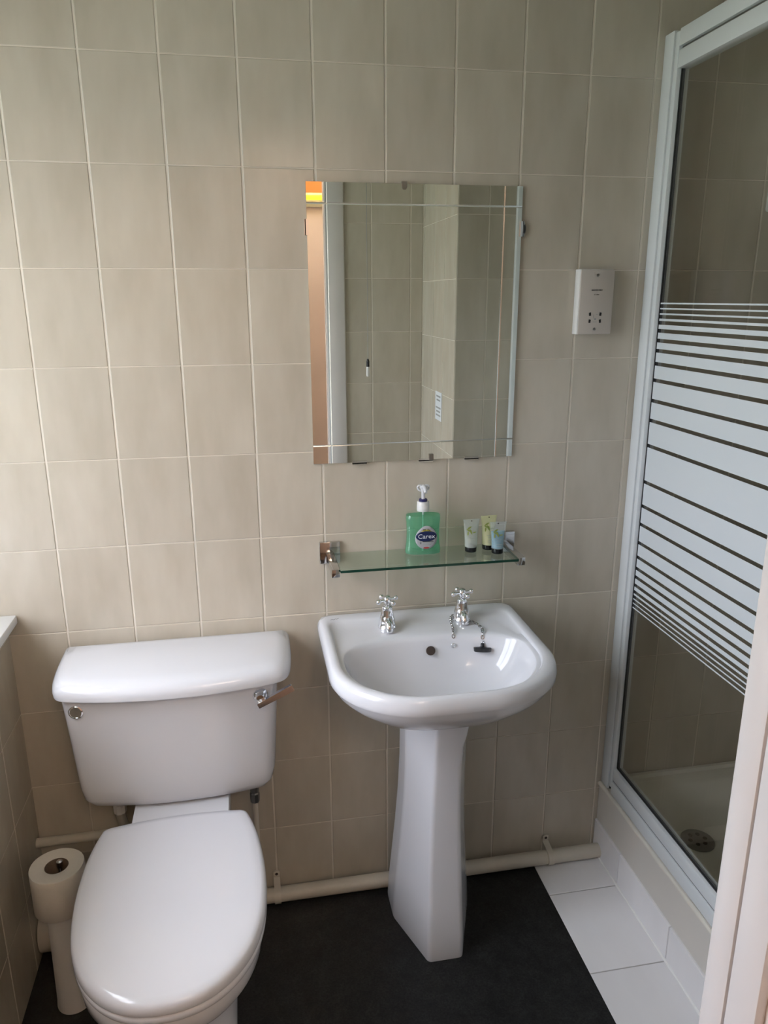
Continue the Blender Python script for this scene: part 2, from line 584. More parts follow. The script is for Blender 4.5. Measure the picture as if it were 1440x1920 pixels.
# window: sill, frame and panes in the recess to the left
window = struct('window_1')
box('sill', XL - REC + 0.06, XL + 0.022, WY, -0.0005, SILL - 0.022, SILL, 'sill_white', window, 0.004)
FX0, FX1 = XL - REC + 0.02, XL - REC + 0.07
WB = -0.25                              # glazing starts here; unseen panel added beside it dims the back wall's left end
box('recess_light_block', XL - REC, XL - REC + 0.06, WB + 0.05, -0.0005, SILL, WT, 'plaster_white', window)
for (a, b, c, d) in ((WY, WB + 0.05, SILL, SILL + 0.05), (WY, WB + 0.05, WT - 0.05, WT), (WB, WB + 0.05, SILL + 0.05, WT - 0.05),
                     (WY, WY + 0.05, SILL + 0.05, WT - 0.05), (-0.785, -0.735, SILL + 0.05, WT - 0.05)):
    box('window_frame', FX0, FX1, a, b, c, d, 'white_frame', window, 0.004)
box('pane', FX0 + 0.02, FX0 + 0.026, -0.735, WB, SILL + 0.05, WT - 0.05, 'window_glass', window)
box('pane', FX0 + 0.02, FX0 + 0.026, WY + 0.05, -0.785, SILL + 0.05, WT - 0.05, 'window_glass', window)

ground = box('ground_outside', -40.0, -1.0, -20, 20, -3.2, -3.0, 'lawn_grey_green')
tag(ground, kind='structure')

# doorway behind the camera's view: frame, hall beyond
door = struct('door_1')
box('architrave', 0.757, 0.830, -1.322, -1.296, 0, 2.11, 'white_gloss_paint', door, 0.004)
box('architrave', -0.075, -0.002, -1.322, -1.296, 0, 2.11, 'white_gloss_paint', door, 0.004)
box('architrave', -0.002, 0.757, -1.322, -1.296, 2.04, 2.11, 'white_gloss_paint', door, 0.004)
box('lining', 0.7588, 0.815, -1.352, -1.322, 0, 2.06, 'white_gloss_paint', door, 0.002)
box('lining', -0.03, -0.0062, -1.352, -1.322, 0, 2.06, 'white_gloss_paint', door, 0.002)
box('lining', -0.0062, 0.7588, -1.352, -1.322, 2.044, 2.06, 'white_gloss_paint', door, 0.002)

HX0, HX1, HY = -0.75, 1.75, -2.75
wall_hall_front = struct('wall_hall_front')
box('wall_slab', 0.7665, HX1, -1.44, -1.4105, 0, HC, 'plaster_pink', wall_hall_front)
box('wall_slab', HX0, -0.0115, -1.44, -1.4105, 0, HC, 'plaster_pink', wall_hall_front)
box('wall_slab', -0.0115, 0.7665, -1.44, -1.4105, 2.06, HC, 'plaster_pink', wall_hall_front)
box('reveal', 0.7665, 0.815, -1.4105, -1.352, 0, 2.06, 'plaster_pink', wall_hall_front)
box('reveal', -0.03, -0.0115, -1.4105, -1.352, 0, 2.06, 'plaster_pink', wall_hall_front)
tag(box('wall_hall_far', HX0, HX1, HY - 0.1, HY, 0, HC, 'plaster_pink'), kind='structure')
tag(box('wall_hall_left', HX0 - 0.1, HX0, HY, -1.41, 0, HC, 'plaster_pink'), kind='structure')
tag(box('wall_hall_right', HX1, HX1 + 0.1, HY, -1.41, 0, HC, 'plaster_pink'), kind='structure')
tag(box('floor_hall', HX0, HX1, HY, -1.41, -0.05, 0, 'carpet_brown'), kind='structure')
tag(box('ceiling_hall', HX0, HX1, HY, -1.41, HC, HC + 0.08, 'plaster_white'), kind='structure')

# ------------------------------------------------------------------ shower: tray, riser, screen
riser = struct('trim_1')
box('riser_panel', 1.3625, 1.404, YP + 0.001, -0.001, 0.0, 0.2235, 'cream_panel', riser)
tile_field(riser, (1.3625, 0, 0), (0, -1, 0), 0.001, -YP, 0.0, 0.101, 0.2485, 0.101, u0=0.1505, gu=0.0025, gv=0.001,
           t=0.0065, mat='tile_white', name='skirting_tile', wob=0.001)
V, F = tube([(1.363, -0.002 - 0.0414 * i, 0.2175 + 0.0012 * math.sin(i * 2.3)) for i in range(21)],
            [0.0062 + 0.0013 * math.sin(i * 1.7 + 1) for i in range(21)], 10)
mesh_obj('sealant_bead', V, F, 'silicone', riser, 60)
V, F = tube([(1.357, -0.002 - 0.0414 * i, 0.0015) for i in range(21)], [0.0042 + 0.0012 * math.sin(i * 2.1) for i in range(21)], 8)
mesh_obj('sealant_bead', V, F, 'plaster_white', riser, 60)

tray = thing('shower_tray', 'cream acrylic shower tray behind the striped glass screen', 'shower tray', (1.75, -0.415, 0))
N = 64
tc_ = (1.755, -0.415)
RO = radial(rrect(1.4055, XR - 0.002, YP + 0.002, -0.002, (0.004, 0.004), (0.004, 0.004)), tc_, N)
RI = radial(rrect(1.458, XR - 0.06, YP + 0.06, -0.058, (0.10, 0.10), (0.10, 0.10)), tc_, N)


def mixring(A, B, f, z, off=(1.75, -0.415, 0)):
    return [(a[0] + (b[0] - a[0]) * f - off[0], a[1] + (b[1] - a[1]) * f - off[1], z - off[2]) for a, b in zip(A, B)]


CEN = [tc_] * N
rings = [mixring(RO, RI, 0, 0.10), mixring(RO, RI, 0, 0.236), mixring(RO, RI, 0.18, 0.236), mixring(RO, RI, 0.24, 0.226), mixring(RO, RI, 0.85, 0.224),
         mixring(RO, RI, 1, 0.218), mixring(RI, CEN, 0.06, 0.19), mixring(RI, CEN, 0.10, 0.158), mixring(RI, CEN, 0.16, 0.146),
         mixring(RI, CEN, 0.5, 0.141), mixring(RI, CEN, 0.9, 0.138)]
V, F = loft(rings, True, True)
mesh_obj('tray_body', V, F, 'tray_acrylic', tray, 50)
dx, dy = 1.556 - 1.75, -0.190 + 0.415
V, F = lathe([(0.043, 0.1435), (0.043, 0.1475), (0.038, 0.150), (0.012, 0.1495), (0.0001, 0.149)], 28, (dx, dy, 0), cap0=True, cap1=False)
dr = mesh_obj('drain_cover', V, F, 'dull_metal', tray, 40)
parts = []
for k in range(6):
    t = k * PI / 3
    parts.append(lathe([(0.0058, 0.1492), (0.0058, 0.1506)], 10, (dx + 0.021 * math.cos(t), dy + 0.021 * math.sin(t), 0)))
V, F = join(*parts)
mesh_obj('drain_holes', V, F, 'dark_hole', dr)

tag(box('trim_2', 1.337, 1.3655, YP + 0.0004, YP + 0.020, 0.0, 2.083, 'white_frame', None, 0.002), kind='structure')

screen = thing('shower_screen', 'white framed shower door with white striped glass', 'shower screen', (1.37, 0, 0.224))
Z0 = 0.224


def sbox(name, x0, x1, y0, y1, z0, z1, mat, parent=screen, bevel=0.0015):
    return box(name, x0 - 1.37, x1 - 1.37, y0, y1, z0 - Z0, z1 - Z0, mat, parent, bevel)


YE = YP + 0.002
sbox('wall_channel', 1.366, 1.402, -0.0380, -0.0005, Z0, 2.083, 'white_frame')
sbox('wall_channel', 1.366, 1.402, YE, YE + 0.038, Z0, 2.083, 'white_frame')
sbox('gap_shadow_strip', 1.372, 1.398, -0.0396, -0.0380, Z0, 2.078, 'black_rubber', screen, 0)  # black strip stands in for the shadow in the gap beside the stile
sbox('door_stile', 1.369, 1.398, -0.056, -0.0396, Z0 + 0.012, 2.078, 'white_frame')
sbox('door_stile', 1.369, 1.398, YE + 0.0385, YE + 0.056, Z0 + 0.012, 2.078, 'white_frame')
sbox('head_rail', 1.368, 1.400, YE + 0.057, -0.057, 2.0475, 2.081, 'white_frame')
sbox('rail_groove', 1.376, 1.396, YE + 0.057, -0.057, 2.040, 2.048, 'dull_metal')
sbox('door_top_rail', 1.369, 1.398, YE + 0.057, -0.057, 2.006, 2.041, 'white_frame')
sbox('sill_track', 1.366, 1.404, YE + 0.057, -0.0575, Z0, 0.262, 'white_frame')
sbox('gap_shadow_strip', 1.3705, 1.398, YE + 0.057, -0.0575, 0.2620, 0.2645, 'black_rubber', screen, 0)  # dark strip for the shade between track and bottom rail
sbox('door_bottom_rail', 1.369, 1.398, YE + 0.057, -0.0575, 0.2645, 0.299, 'white_frame')
for args in ((-0.0595, -0.0565, 0.300, 2.006), (YE + 0.0565, YE + 0.0595, 0.300, 2.006)):
    sbox('seal', 1.3785, 1.3865, args[0], args[1], args[2], args[3], 'black_rubber', screen, 0)
sbox('seal', 1.3785, 1.3865, YE + 0.0595, -0.0595, 0.2990, 0.3025, 'black_rubber', screen, 0)
glass = sbox('glass_panel', 1.3800, 1.3850, YE + 0.0590, -0.0590, 0.302, 2.007, 'shower_glass', screen, 0)
gaps = [0.045, 0.106, 0.153, 0.201, 0.239, 0.269, 0.292, 0.314, 0.332, 0.3455, 0.3575, 0.3690]
gc = 1.1510
edges = [-0.0415 + 0] + []
cuts = [-g for g in reversed(gaps)] + gaps
lows = [-0.3765] + [c + 0.00425 for c in cuts]
highs = [c - 0.00425 for c in cuts] + [0.3765]
for a, b in zip(lows, highs):
    s_ = box('stripe', -0.0003, 0.0, (YE + 0.0595) + 0.4160 - 0.0005, -0.0595 + 0.4160 + 0.0, a, b, 'stripe_white', glass)
    s_.location = (-0.0027, s_.location[1], s_.location[2] + gc - (0.302 + 2.007) / 2)
    # keep the stripes centred along the pane
    s_.location[1] = 0.0

unit = thing('shower_unit', 'white box shaped electric shower on the tiles behind the glass', 'shower', (1.76, 0, 1.73))
box('unit_case', -0.105, 0.105, -0.085, -0.0005, 0.0, 0.32, 'white_plastic', unit, 0.008, 3)
box('unit_face', -0.08, 0.08, -0.089, -0.085, 0.16, 0.29, 'white_plastic', unit, 0.0015)
for sx in (-0.04, 0.04):
    V, F = lathe([(0.022, -0.089), (0.022, -0.100), (0.018, -0.104)], 24, (sx, 0, 0.09), 'Y')
    mesh_obj('control_knob', V, F, 'white_plastic', unit, 40)
V, F = tube(catmull([(0.06, -0.04, 0.0), (0.06, -0.05, -0.25), (0.10, -0.06, -0.55), (0.16, -0.06, -0.3), (0.18, -0.05, 0.15)], 8), 0.007, 10)
mesh_obj('shower_hose', V, F, 'chrome', unit, 60)
box('hose_bracket', 0.170, 0.190, -0.045, -0.0005, 0.13, 0.165, 'chrome', unit, 0.002)

# ------------------------------------------------------------------ mirror
mirror = thing('wall_mirror', 'frameless rectangular wall mirror with a grooved border line', 'mirror', (0.8175, 0, 1.1725))
mw, mh, g, gw = 0.477, 0.602, 0.040, 0.0040
xs = [-mw / 2, -mw / 2 + g, -mw / 2 + g + gw / 2, -mw / 2 + g + gw, mw / 2 - g - gw, mw / 2 - g - gw / 2, mw / 2 - g, mw / 2]
zs = [0, g, g + gw / 2, g + gw, mh - g - gw, mh - g - gw / 2, mh - g, mh]
yf = -0.0065
V = []; F = []; FM = []
for j, z in enumerate(zs):
    for i, x in enumerate(xs):
        dep = 0.0007 if (i in (2, 5) or j in (2, 5)) else 0.0
        V.append((x, yf + dep, z))
for j in range(7):
    for i in range(7):
        a = j * 8 + i
        F.append((a, a + 1, a + 9, a + 8))
        FM.append(1 if (i in (1, 2, 4, 5) or j in (1, 2, 4, 5)) else 0)
nb = len(V)
for x, z in ((xs[0], 0), (xs[-1], 0), (xs[-1], mh), (xs[0], mh)):
    V.append((x, -0.0015, z))
F.append((nb, nb + 3, nb + 2, nb + 1)); FM.append(1)
F.append(tuple([7 - i for i in range(8)] + [nb, nb + 1])); FM.append(1)
F.append(tuple([56 + i for i in range(8)] + [nb + 2, nb + 3])); FM.append(1)
F.append(tuple([8 * j for j in range(8)] + [nb + 3, nb])); FM.append(1)
F.append(tuple([63 - 8 * j for j in range(8)] + [nb + 1, nb + 2])); FM.append(1)
mesh_obj('mirror_glass', V, F, None, mirror, None, ['mirror_silver', 'mirror_groove'], FM)


def shield(w, h, t):
    pts = [(-w / 2, h / 2), (w / 2, h / 2), (w / 2, -h * 0.2), (w * 0.25, -h / 2), (-w * 0.25, -h / 2), (-w / 2, -h * 0.2)]
    return loft([[(x, -0.0005, z) for x, z in pts], [(x, -t, z) for x, z in pts]])


V, F = shield(0.011, 0.016, 0.0095)
c_ = mesh_obj('mirror_clip', V, F, 'dull_metal', mirror); c_.location = (-0.028, 0, mh - 0.004)
for sx, zz in ((-1, 0.512), (1, 0.514)):
    V, F = join(vbox(-0.004, 0.004, -0.0095, -0.0067, -0.016, 0.016), vbox(0.0035 * sx - 0.0015, 0.0035 * sx + 0.0015, -0.0095, -0.0005, -0.016, 0.016))
    c_ = mesh_obj('mirror_clip', V, F, 'chrome', mirror); c_.location = (sx * (mw / 2 + 0.0005), 0, zz)
V, F = ball((0, 0, 0), 0.008, 14, 8)
V = [(x * 0.6, y * 0.6 - 0.006, z * 1.6) for x, y, z in V]
c_ = mesh_obj('mirror_clip', V, F, 'black_rubber', mirror, 60); c_.location = (mw / 2 + 0.0055, 0, 0.514)
for x0 in (-0.132, 0.026, 0.138):
    V, F = join(vbox(-0.017, 0.017, -0.0095, -0.0067, -0.003, 0.003), vbox(-0.017, 0.017, -0.0095, -0.0005, -0.005, -0.0005))
    c_ = mesh_obj('mirror_clip', V, F, 'chrome', mirror); c_.location = (x0, 0, 0)
V, F = vbox(-0.005, 0.005, -0.0105, -0.0068, -0.002, 0.012)
c_ = mesh_obj('mirror_clip', V, F, 'dull_metal', mirror); c_.location = (0.039, 0, 0.001)

# ------------------------------------------------------------------ shaver socket
sh = thing('shaver_socket', 'white shaver socket on the tiles beside the shower frame', 'socket', (1.2345, 0, 1.457))
box('back_box', -0.0415, 0.0415, -0.026, -0.0003, 0, 0.1445, 'white_plastic', sh, 0.002)
plate = box('face_plate', -0.0400, 0.0415, -0.0305, -0.0263, 0.0005, 0.1435, 'socket_plate', sh, 0.0018)
for z in (0.012, 0.131):
    V, F = lathe([(0.0032, -0.0305), (0.0032, -0.0313), (0.0022, -0.0318)], 14, (0.0, 0, z), 'Y')
    s_ = mesh_obj('screw', V, F, 'dull_metal', sh, 40)
for px, pz, sl in ((-0.0128, 0.0455, -1), (0.0128, 0.0455, 1), (-0.0128, 0.0300, 1), (0.0128, 0.0300, -1)):
    pts = [(-0.0028, -0.0035), (0.0022, -0.0042), (0.0030, 0.0030), (-0.0022, 0.0042)]
    if sl < 0: pts = [(-x, z) for x, z in reversed(pts)]
    V, F = loft([[(px + x, -0.0300, pz + z) for x, z in pts], [(px + x, -0.0307, pz + z) for x, z in pts]])
    mesh_obj('pin_hole', V, F, 'black_print', sh)
V, F = join(vbox(-0.005, 0.005, -0.0307, -0.0300, 0.0275, 0.0283), vbox(-0.0015, 0.0030, -0.0307, -0.0300, 0.0325, 0.0365),
            vbox(-0.004, -0.003, -0.0307, -0.0300, 0.036, 0.045), vbox(0.002, 0.006, -0.0307, -0.0300, 0.0445, 0.0453))
mesh_obj('shaver_symbol', V, F, 'print_grey', sh)
text_mesh('lettering', 'SHAVERS ONLY', 0.0042, 'black_print', sh, face_front(0.001, -0.0307, 0.0985), width=0.027)
text_mesh('lettering', '115V', 0.0042, 'black_print', sh, face_front(0.0, -0.0307, 0.0885), width=0.012)

# ------------------------------------------------------------------ glass shelf
shelf = thing('glass_shelf', 'clear green-edged glass shelf on square chrome brackets above the basin', 'shelf', (0.829, 0, 0.95))
V, F = vbox(-0.2085, 0.2085, -0.136, -0.012, -0.0005, 0.0055)
mesh_obj('shelf_pane', V, F, None, shelf, None, ['shelf_glass', 'glass_edge'], [0, 0, 1, 0, 1, 1])
for sx, xc in ((-1, -0.2180), (1, 0.2180)):
    br = box('bracket', xc - 0.0245, xc + 0.0245, -0.012, -0.0005, -0.020, 0.033, 'bracket_chrome', shelf, 0.0018)
    a_ = box('bracket_arm', -0.0092, 0.0092, -0.122, -0.0062, -0.0105, 0.0085, 'bracket_chrome', br, 0.0008)
    a_.location = (0, -0.0080 - 0.0560, -0.0105)

# ------------------------------------------------------------------ soap dispenser
SX, SY, SZ = 0.8280, -0.050, 0.9557
soap = thing('soap_dispenser', 'green hand soap pump bottle standing on the glass shelf', 'soap dispenser', (SX, SY, SZ))
TURN = -0.05


def soap_ring(w, d, z, n=2.9, N=44):
    r = []
    for i in range(N):
        t = 2 * PI * i / N
        c, s = math.cos(t), math.sin(t)
        r.append((w * math.copysign(abs(c) ** (2 / n), c), d * math.copysign(abs(s) ** (2 / n), s), z))
    return r


prof = [(0.038, 0.019, 0.0), (0.0425, 0.0225, 0.003), (0.0432, 0.0230, 0.010), (0.0410, 0.0222, 0.026), (0.0398, 0.0218, 0.048),
        (0.0405, 0.0222, 0.070), (0.0418, 0.0225, 0.086), (0.0412, 0.0215, 0.095), (0.0370, 0.0190, 0.1005), (0.026, 0.0160, 0.1035), (0.0135, 0.0130, 0.1055)]


def soap_front(z):
    for a, b in zip(prof, prof[1:]):
        if a[2] <= z <= b[2]:
            f = (z - a[2]) / (b[2] - a[2])
            return a[1] + (b[1] - a[1]) * f, a[0] + (b[0] - a[0]) * f
    return 0.0215, 0.041


def soap_y(x, z, off):
    d, w = soap_front(z)
    return -d * max(1 - min(abs(x) / w, 0.999) ** 2.9, 0.0) ** (1 / 2.9) - off


V, F = loft([soap_ring(w, d, z) for w, d, z in prof])
mesh_obj('bottle', V, F, 'clear_bottle', soap, 50)
V, F = loft([soap_ring(w - 0.0016, d - 0.0016, z + (0.0015 if z < 0.001 else 0)) for w, d, z in prof if z < 0.096])
mesh_obj('liquid_soap', V, F, 'soap_green', soap, 50)
V, F = lathe([(0.0142, 0.1045), (0.0146, 0.106), (0.0146, 0.118), (0.0142, 0.1185), (0.0142, 0.1195), (0.0140, 0.126), (0.0128, 0.1275)], 30)
mesh_obj('collar', V, F, 'white_plastic', soap, 40)
V, F = lathe([(0.0098, 0.1275), (0.0098, 0.132), (0.0085, 0.1335)], 26)
mesh_obj('pump_ring', V, F, 'navy_plastic', soap, 40)
stem = lathe([(0.0042, 0.1335), (0.0042, 0.146), (0.0058, 0.155), (0.0088, 0.161), (0.0090, 0.164), (0.0060, 0.166)], 20)
wing = []
for sx in (-1, 1):
    wing.append(tube(catmull([(0.004 * sx, 0, 0.152), (0.010 * sx, 0, 0.154), (0.0135 * sx, 0, 0.1605), (0.0105 * sx, 0, 0.1655), (0.003 * sx, 0, 0.1645)], 5), 0.0021, 8))
noz = tube([(0, 0, 0.162), (0, -0.014, 0.163), (0, -0.026, 0.160), (0, -0.031, 0.155)], [0.0052, 0.0048, 0.004, 0.0034], 12)
V, F = join(stem, noz, *wing)
V = [(x, y, 0.1335 + (z - 0.1335) * 1.0) for x, y, z in V]
mesh_obj('pump_head', V, F, 'pump_plastic', soap, 50)
V, F = tube([(0, 0, 0.106), (0, 0, 0.006)], 0.0022, 8)
mesh_obj('dip_tube', V, F, 'pump_plastic', soap, 50)


def decal(name, poly, mat, parent, off, cz, cx=0.0):
    """a printed patch that follows the bottle's front"""
    n_ = len(poly)
    V = []; F = []
    R_ = 5
    for k in range(R_):
        f = (k + 1) / R_
        V.extend([(cx + x * f, soap_y(cx + x * f, cz + z * f, off), cz + z * f) for x, z in poly])
    V.append((cx, soap_y(cx, cz, off), cz))
    c = len(V) - 1
    for j in range(n_):
        F.append((c, j, (j + 1) % n_))
        for k in range(R_ - 1):
            F.append((k * n_ + j, (k + 1) * n_ + j, (k + 1) * n_ + (j + 1) % n_, k * n_ + (j + 1) % n_))
    o = mesh_obj(name, V, F, mat, parent, 60)
    sm = o.modifiers.new('sheet', 'SOLIDIFY'); sm.thickness = 0.0002; sm.offset = 1
    return o


def ell(a, b, n_=32, t0=0, t1=2 * PI):
    return [(a * math.cos(t0 + (t1 - t0) * i / n_), b * math.sin(t0 + (t1 - t0) * i / n_)) for i in range(n_)]


LX, LZ = 0.0045, 0.0425
lab_poly = []
for i in range(40):
    t = 2 * PI * i / 40
    x, z = 0.0265 * math.cos(t), 0.0260 * math.sin(t)
    if z > 0: x *= 1 - 0.22 * (z / 0.026) ** 2; z *= 1.20
    lab_poly.append((x, z))
lab = decal('label', lab_poly, 'label_silver', soap, 0.0004, LZ, LX)
yel = [(0.0205 * math.cos(t), 0.0250 * math.sin(t) - 0.003) for t in [0.10 * PI + 0.8 * PI * i / 20 for i in range(21)]]
yel = yel + [(-0.0195, 0.004), (0.0195, 0.004)]
yel = [(x, z - 0.010) for x, z in yel]
decal('yellow_band', yel, 'label_yellow', lab, 0.0007, LZ + 0.010, LX)
decal('navy_oval', ell(0.0252, 0.0128), 'label_navy', lab, 0.0010, LZ + 0.0055, LX)
decal('red_flash', ell(0.007, 0.0022, 20), 'label_red', lab, 0.0008, LZ - 0.0225, LX)
yt = soap_y(LX, LZ + 0.005, 0.0015)
text_mesh('lettering', 'Carex', 0.0150, 'print_white', lab, face_front(LX, yt, LZ + 0.0050), width=0.040)
text_mesh('lettering', '45 7p', 0.0062, 'black_print', lab, face_front(LX, yt, LZ + 0.0212), width=0.018)
text_mesh('lettering', '2', 0.0080, 'black_print', lab, face_front(LX - 0.0135, yt + 0.0006, LZ - 0.0105), width=0.004)
for zz, ww, xx in ((-0.0075, 0.026, 0.004), (-0.0105, 0.022, 0.004), (-0.0150, 0.020, 0.001)):
    V, F = vbox(LX + xx - ww / 2, LX + xx + ww / 2, yt + 0.0003, yt + 0.0008, LZ + zz - 0.0006, LZ + zz + 0.0006)
    mesh_obj('print_line', V, F, 'black_print' if zz > -0.009 else 'print_grey', lab)
soap.rotation_euler = (0, 0, TURN)

# ------------------------------------------------------------------ toiletry tubes


def make_tube(label, loc, turn, body_mat, h=0.079, fill=None, fill_to=0.0):
    t = thing('toiletry_tube', label, 'tube', loc, 'small toiletry tubes on the glass shelf')
    t.rotation_euler = (0, 0, turn)
    V, F = lathe([(0.0132, 0.0), (0.0138, 0.001), (0.0138, 0.0115), (0.0132, 0.0122)], 26)
    mesh_obj('cap', V, F, 'black_plastic', t, 40)
    z0, z1 = 0.0122, h
    rings = []
    for k in range(9):
        f = k / 8
        a = 0.0148 + (0.0190 - 0.0148) * f ** 1.4
        b = 0.0148 * (1 - f) ** 0.9 + 0.0006
        z = z0 + (z1 - 0.008 - z0) * f
        rings.append([(a * math.cos(2 * PI * i / 28), b * math.sin(2 * PI * i / 28), z) for i in range(28)])
    rings.append([(0.0208 * math.cos(2 * PI * i / 28), 0.0007 * math.sin(2 * PI * i / 28), z1) for i in range(28)])
    V, F = loft(rings)
    body = mesh_obj('tube_body', V, F, body_mat, t, 60)

    def fy(x, z):
        f = min(max((z - z0) / (z1 - 0.008 - z0), 0), 1)
        a = 0.0148 + 0.0042 * f ** 1.4; b = 0.0148 * (1 - f) ** 0.9 + 0.0006
        return -b * math.sqrt(max(1 - (x / a) ** 2, 0)) - 0.0004
    if fill:
        rr = []
        for k in range(7):
            f = fill_to * k / 6
            a = 0.0148 + 0.0042 * f ** 1.4 - 0.0012; b = 0.0148 * (1 - f) ** 0.9 - 0.0008
            rr.append([(a * math.cos(2 * PI * i / 24), b * math.sin(2 * PI * i / 24), z0 + 0.001 + (z1 - 0.008 - z0) * f) for i in range(24)])
        V, F = loft(rr)
        mesh_obj('tube_contents', V, F, fill, t, 60)
    # printed leaf sprig
    for (lx, lz, ang, ln) in ((-0.006, h - 0.020, 0.5, 0.013), (-0.008, h - 0.026, -0.5, 0.012), (-0.003, h - 0.029, -1.2, 0.015),
                              (-0.010, h - 0.033, -1.7, 0.011), (0.006, h - 0.031, 0.1, 0.010)):
        pts = [(-0.5, 0), (-0.2, 0.16), (0.2, 0.14), (0.5, 0), (0.2, -0.12), (-0.2, -0.14)]
        ca, sa = math.cos(ang), math.sin(ang)
        P = [(lx + ln * (x * ca - z * sa), lz + ln * (x * sa + z * ca)) for x, z in pts]
        V, F = loft([[(x, fy(x, z), z) for x, z in P], [(x, fy(x, z) - 0.0002, z) for x, z in P]])
        mesh_obj('printed_leaf', V, F, 'leaf_green', body)
    for zz, ww in ((0.036, 0.016), (0.032, 0.010), (0.024, 0.014), (0.020, 0.012)):
        V, F = vbox(-ww / 2, ww / 2, fy(0, zz) - 0.0004, fy(0, zz) - 0.0001, zz - 0.0004, zz + 0.0004)
        mesh_obj('print_line', V, F, 'print_grey', body)
    V, F = lathe([(0.0014, -0.0016), (0.0014, 0.0016)], 12, (0, 0, h - 0.004), 'Y')
    mesh_obj('hang_hole', V, F, 'dark_hole', body)
    return t


make_tube('clear grey toiletry tube, nearest the soap bottle', (0.9445, -0.058, 0.9557), 0.02, 'tube_clear')
make_tube('pale yellow toiletry tube half hidden behind the blue one', (0.9905, -0.0485, 0.9557), 0.05, 'tube_yellow', 0.083)
make_tube('clear toiletry tube with blue gel in front of the yellow one', (1.0030, -0.081, 0.9557), -0.03, 'tube_film', 0.076, 'tube_blue', 0.72)

# ------------------------------------------------------------------ basin and pedestal
CX, CY = 0.817, -0.270
basin = thing('wash_basin', 'white ceramic wash basin on the pedestal', 'basin', (CX, 0, 0))
N = 128
c0 = (CX, CY)
OUT = radial(rrect(0.574, 1.066, -0.458, -0.003, (0.035, 0.03), (0.185, 0.175)), c0, N)
MIDR = radial(rrect(0.579, 1.061, -0.453, -0.006, (0.03, 0.03), (0.18, 0.17)), c0, N)
INN = radial(rrect(0.599, 1.035, -0.438, -0.052, (0.030, 0.03), (0.165, 0.165)), c0, N)
BWL = radial(rrect(0.612, 1.024, -0.432, -0.150, (0.17, 0.085), (0.17, 0.165)), c0, N)
PED = radial(rrect(0.735, 0.899, -0.275, -0.06, (0.03, 0.03), (0.04, 0.04)), c0, N)
CENB = [(CX, -0.285)] * N


def ring(A, B, f, z):
    return [(a[0] + (b[0] - a[0]) * f - CX, a[1] + (b[1] - a[1]) * f, z) for a, b in zip(A, B)]


rings = [ring(PED, PED, 0, 0.6340), ring(PED, OUT, 0.12, 0.6410), ring(PED, OUT, 0.40, 0.6640), ring(PED, OUT, 0.70, 0.700), ring(PED, OUT, 0.88, 0.731),
         ring(PED, OUT, 0.945, 0.7470), ring(PED, OUT, 0.970, 0.7570), ring(PED, OUT, 0.985, 0.7620), ring(OUT, OUT, 0, 0.7670), ring(OUT, OUT, 0, 0.7790), ring(OUT, MIDR, 0.4, 0.7880), ring(OUT, MIDR, 1.0, 0.7945),
         ring(MIDR, INN, 0.25, 0.7985), ring(MIDR, INN, 0.55, 0.7995), ring(MIDR, INN, 0.90, 0.7990), ring(INN, INN, 0, 0.7965), ring(INN, BWL, 0.08, 0.7908),
         ring(INN, BWL, 0.40, 0.7895), ring(INN, BWL, 0.80, 0.7885), ring(INN, BWL, 0.93, 0.7865), ring(BWL, BWL, 0, 0.7815), ring(BWL, CENB, 0.025, 0.7740), ring(BWL, CENB, 0.06, 0.7580), ring(BWL, CENB, 0.12, 0.7330),
         ring(BWL, CENB, 0.24, 0.7020), ring(BWL, CENB, 0.42, 0.6780), ring(BWL, CENB, 0.65, 0.6640), ring(BWL, CENB, 0.88, 0.6570)]
V, F = loft(rings, True, True)
bo = mesh_obj('basin_body', V, F, 'ceramic', basin, 60)
V, F = lathe([(0.021, 0.6568), (0.021, 0.6595), (0.012, 0.6600), (0.011, 0.656)], 24, (0, -0.285, 0))
mesh_obj('waste_outlet', V, F, 'chrome', basin, 40)
tilt = math.radians(-28)
V, F = lathe([(0.0105, 0.004), (0.0105, -0.0032), (0.0088, -0.0036), (0.0002, -0.0034)], 24, (0, 0, 0), 'Y')
o = mesh_obj('overflow_hole', V, F, 'dark_hole', basin, 40)
o.location = (0.0060, -0.1620, 0.7545); o.rotation_euler = (tilt, 0, 0)
sq = [(-0.011, 0), (-0.006, 0.002), (-0.003, -0.001), (0.002, 0.0025), (0.005, 0.0), (0.011, 0.0042)]
V, F = tube(catmull([(x, y, 0) for x, y in sq], 4), 0.0006, 6)
V = [(x, y, z * 0.3) for x, y, z in V]
o = mesh_obj('maker_mark', V, F, 'black_print', basin, 60)
o.location = (0.6150 - CX, -0.045, 0.7993); o.rotation_euler = (0, 0, 0.15)

ped = thing('basin_pedestal', 'white ceramic pedestal with a faceted front under the basin', 'pedestal', (CX + 0.018, 0, 0))


def ped_ring(hw, fw, yb, ys, yf_, z, r=0.010):
    """half width, front facet half width, back y, shoulder y, front y"""
    P = [(-hw, yb), (-hw, ys), (-fw, yf_), (fw, yf_), (hw, ys), (hw, yb)]
    out = []
    for i, q in enumerate(P):
        if i in (0, 5):
            out.append(q); continue
        a = Vector(P[i - 1]) - Vector(q); b = Vector(P[i + 1]) - Vector(q)
        ra = a.normalized() * min(r, a.length * 0.4); rb_ = b.normalized() * min(r, b.length * 0.4)
        p0 = Vector(q) + ra; p2 = Vector(q) + rb_
        for k in range(5):
            t = k / 4
            v = p0 * (1 - t) ** 2 + Vector(q) * 2 * t * (1 - t) + p2 * t * t
            out.append((v.x, v.y))
    return [(x, y, z) for x, y in out]


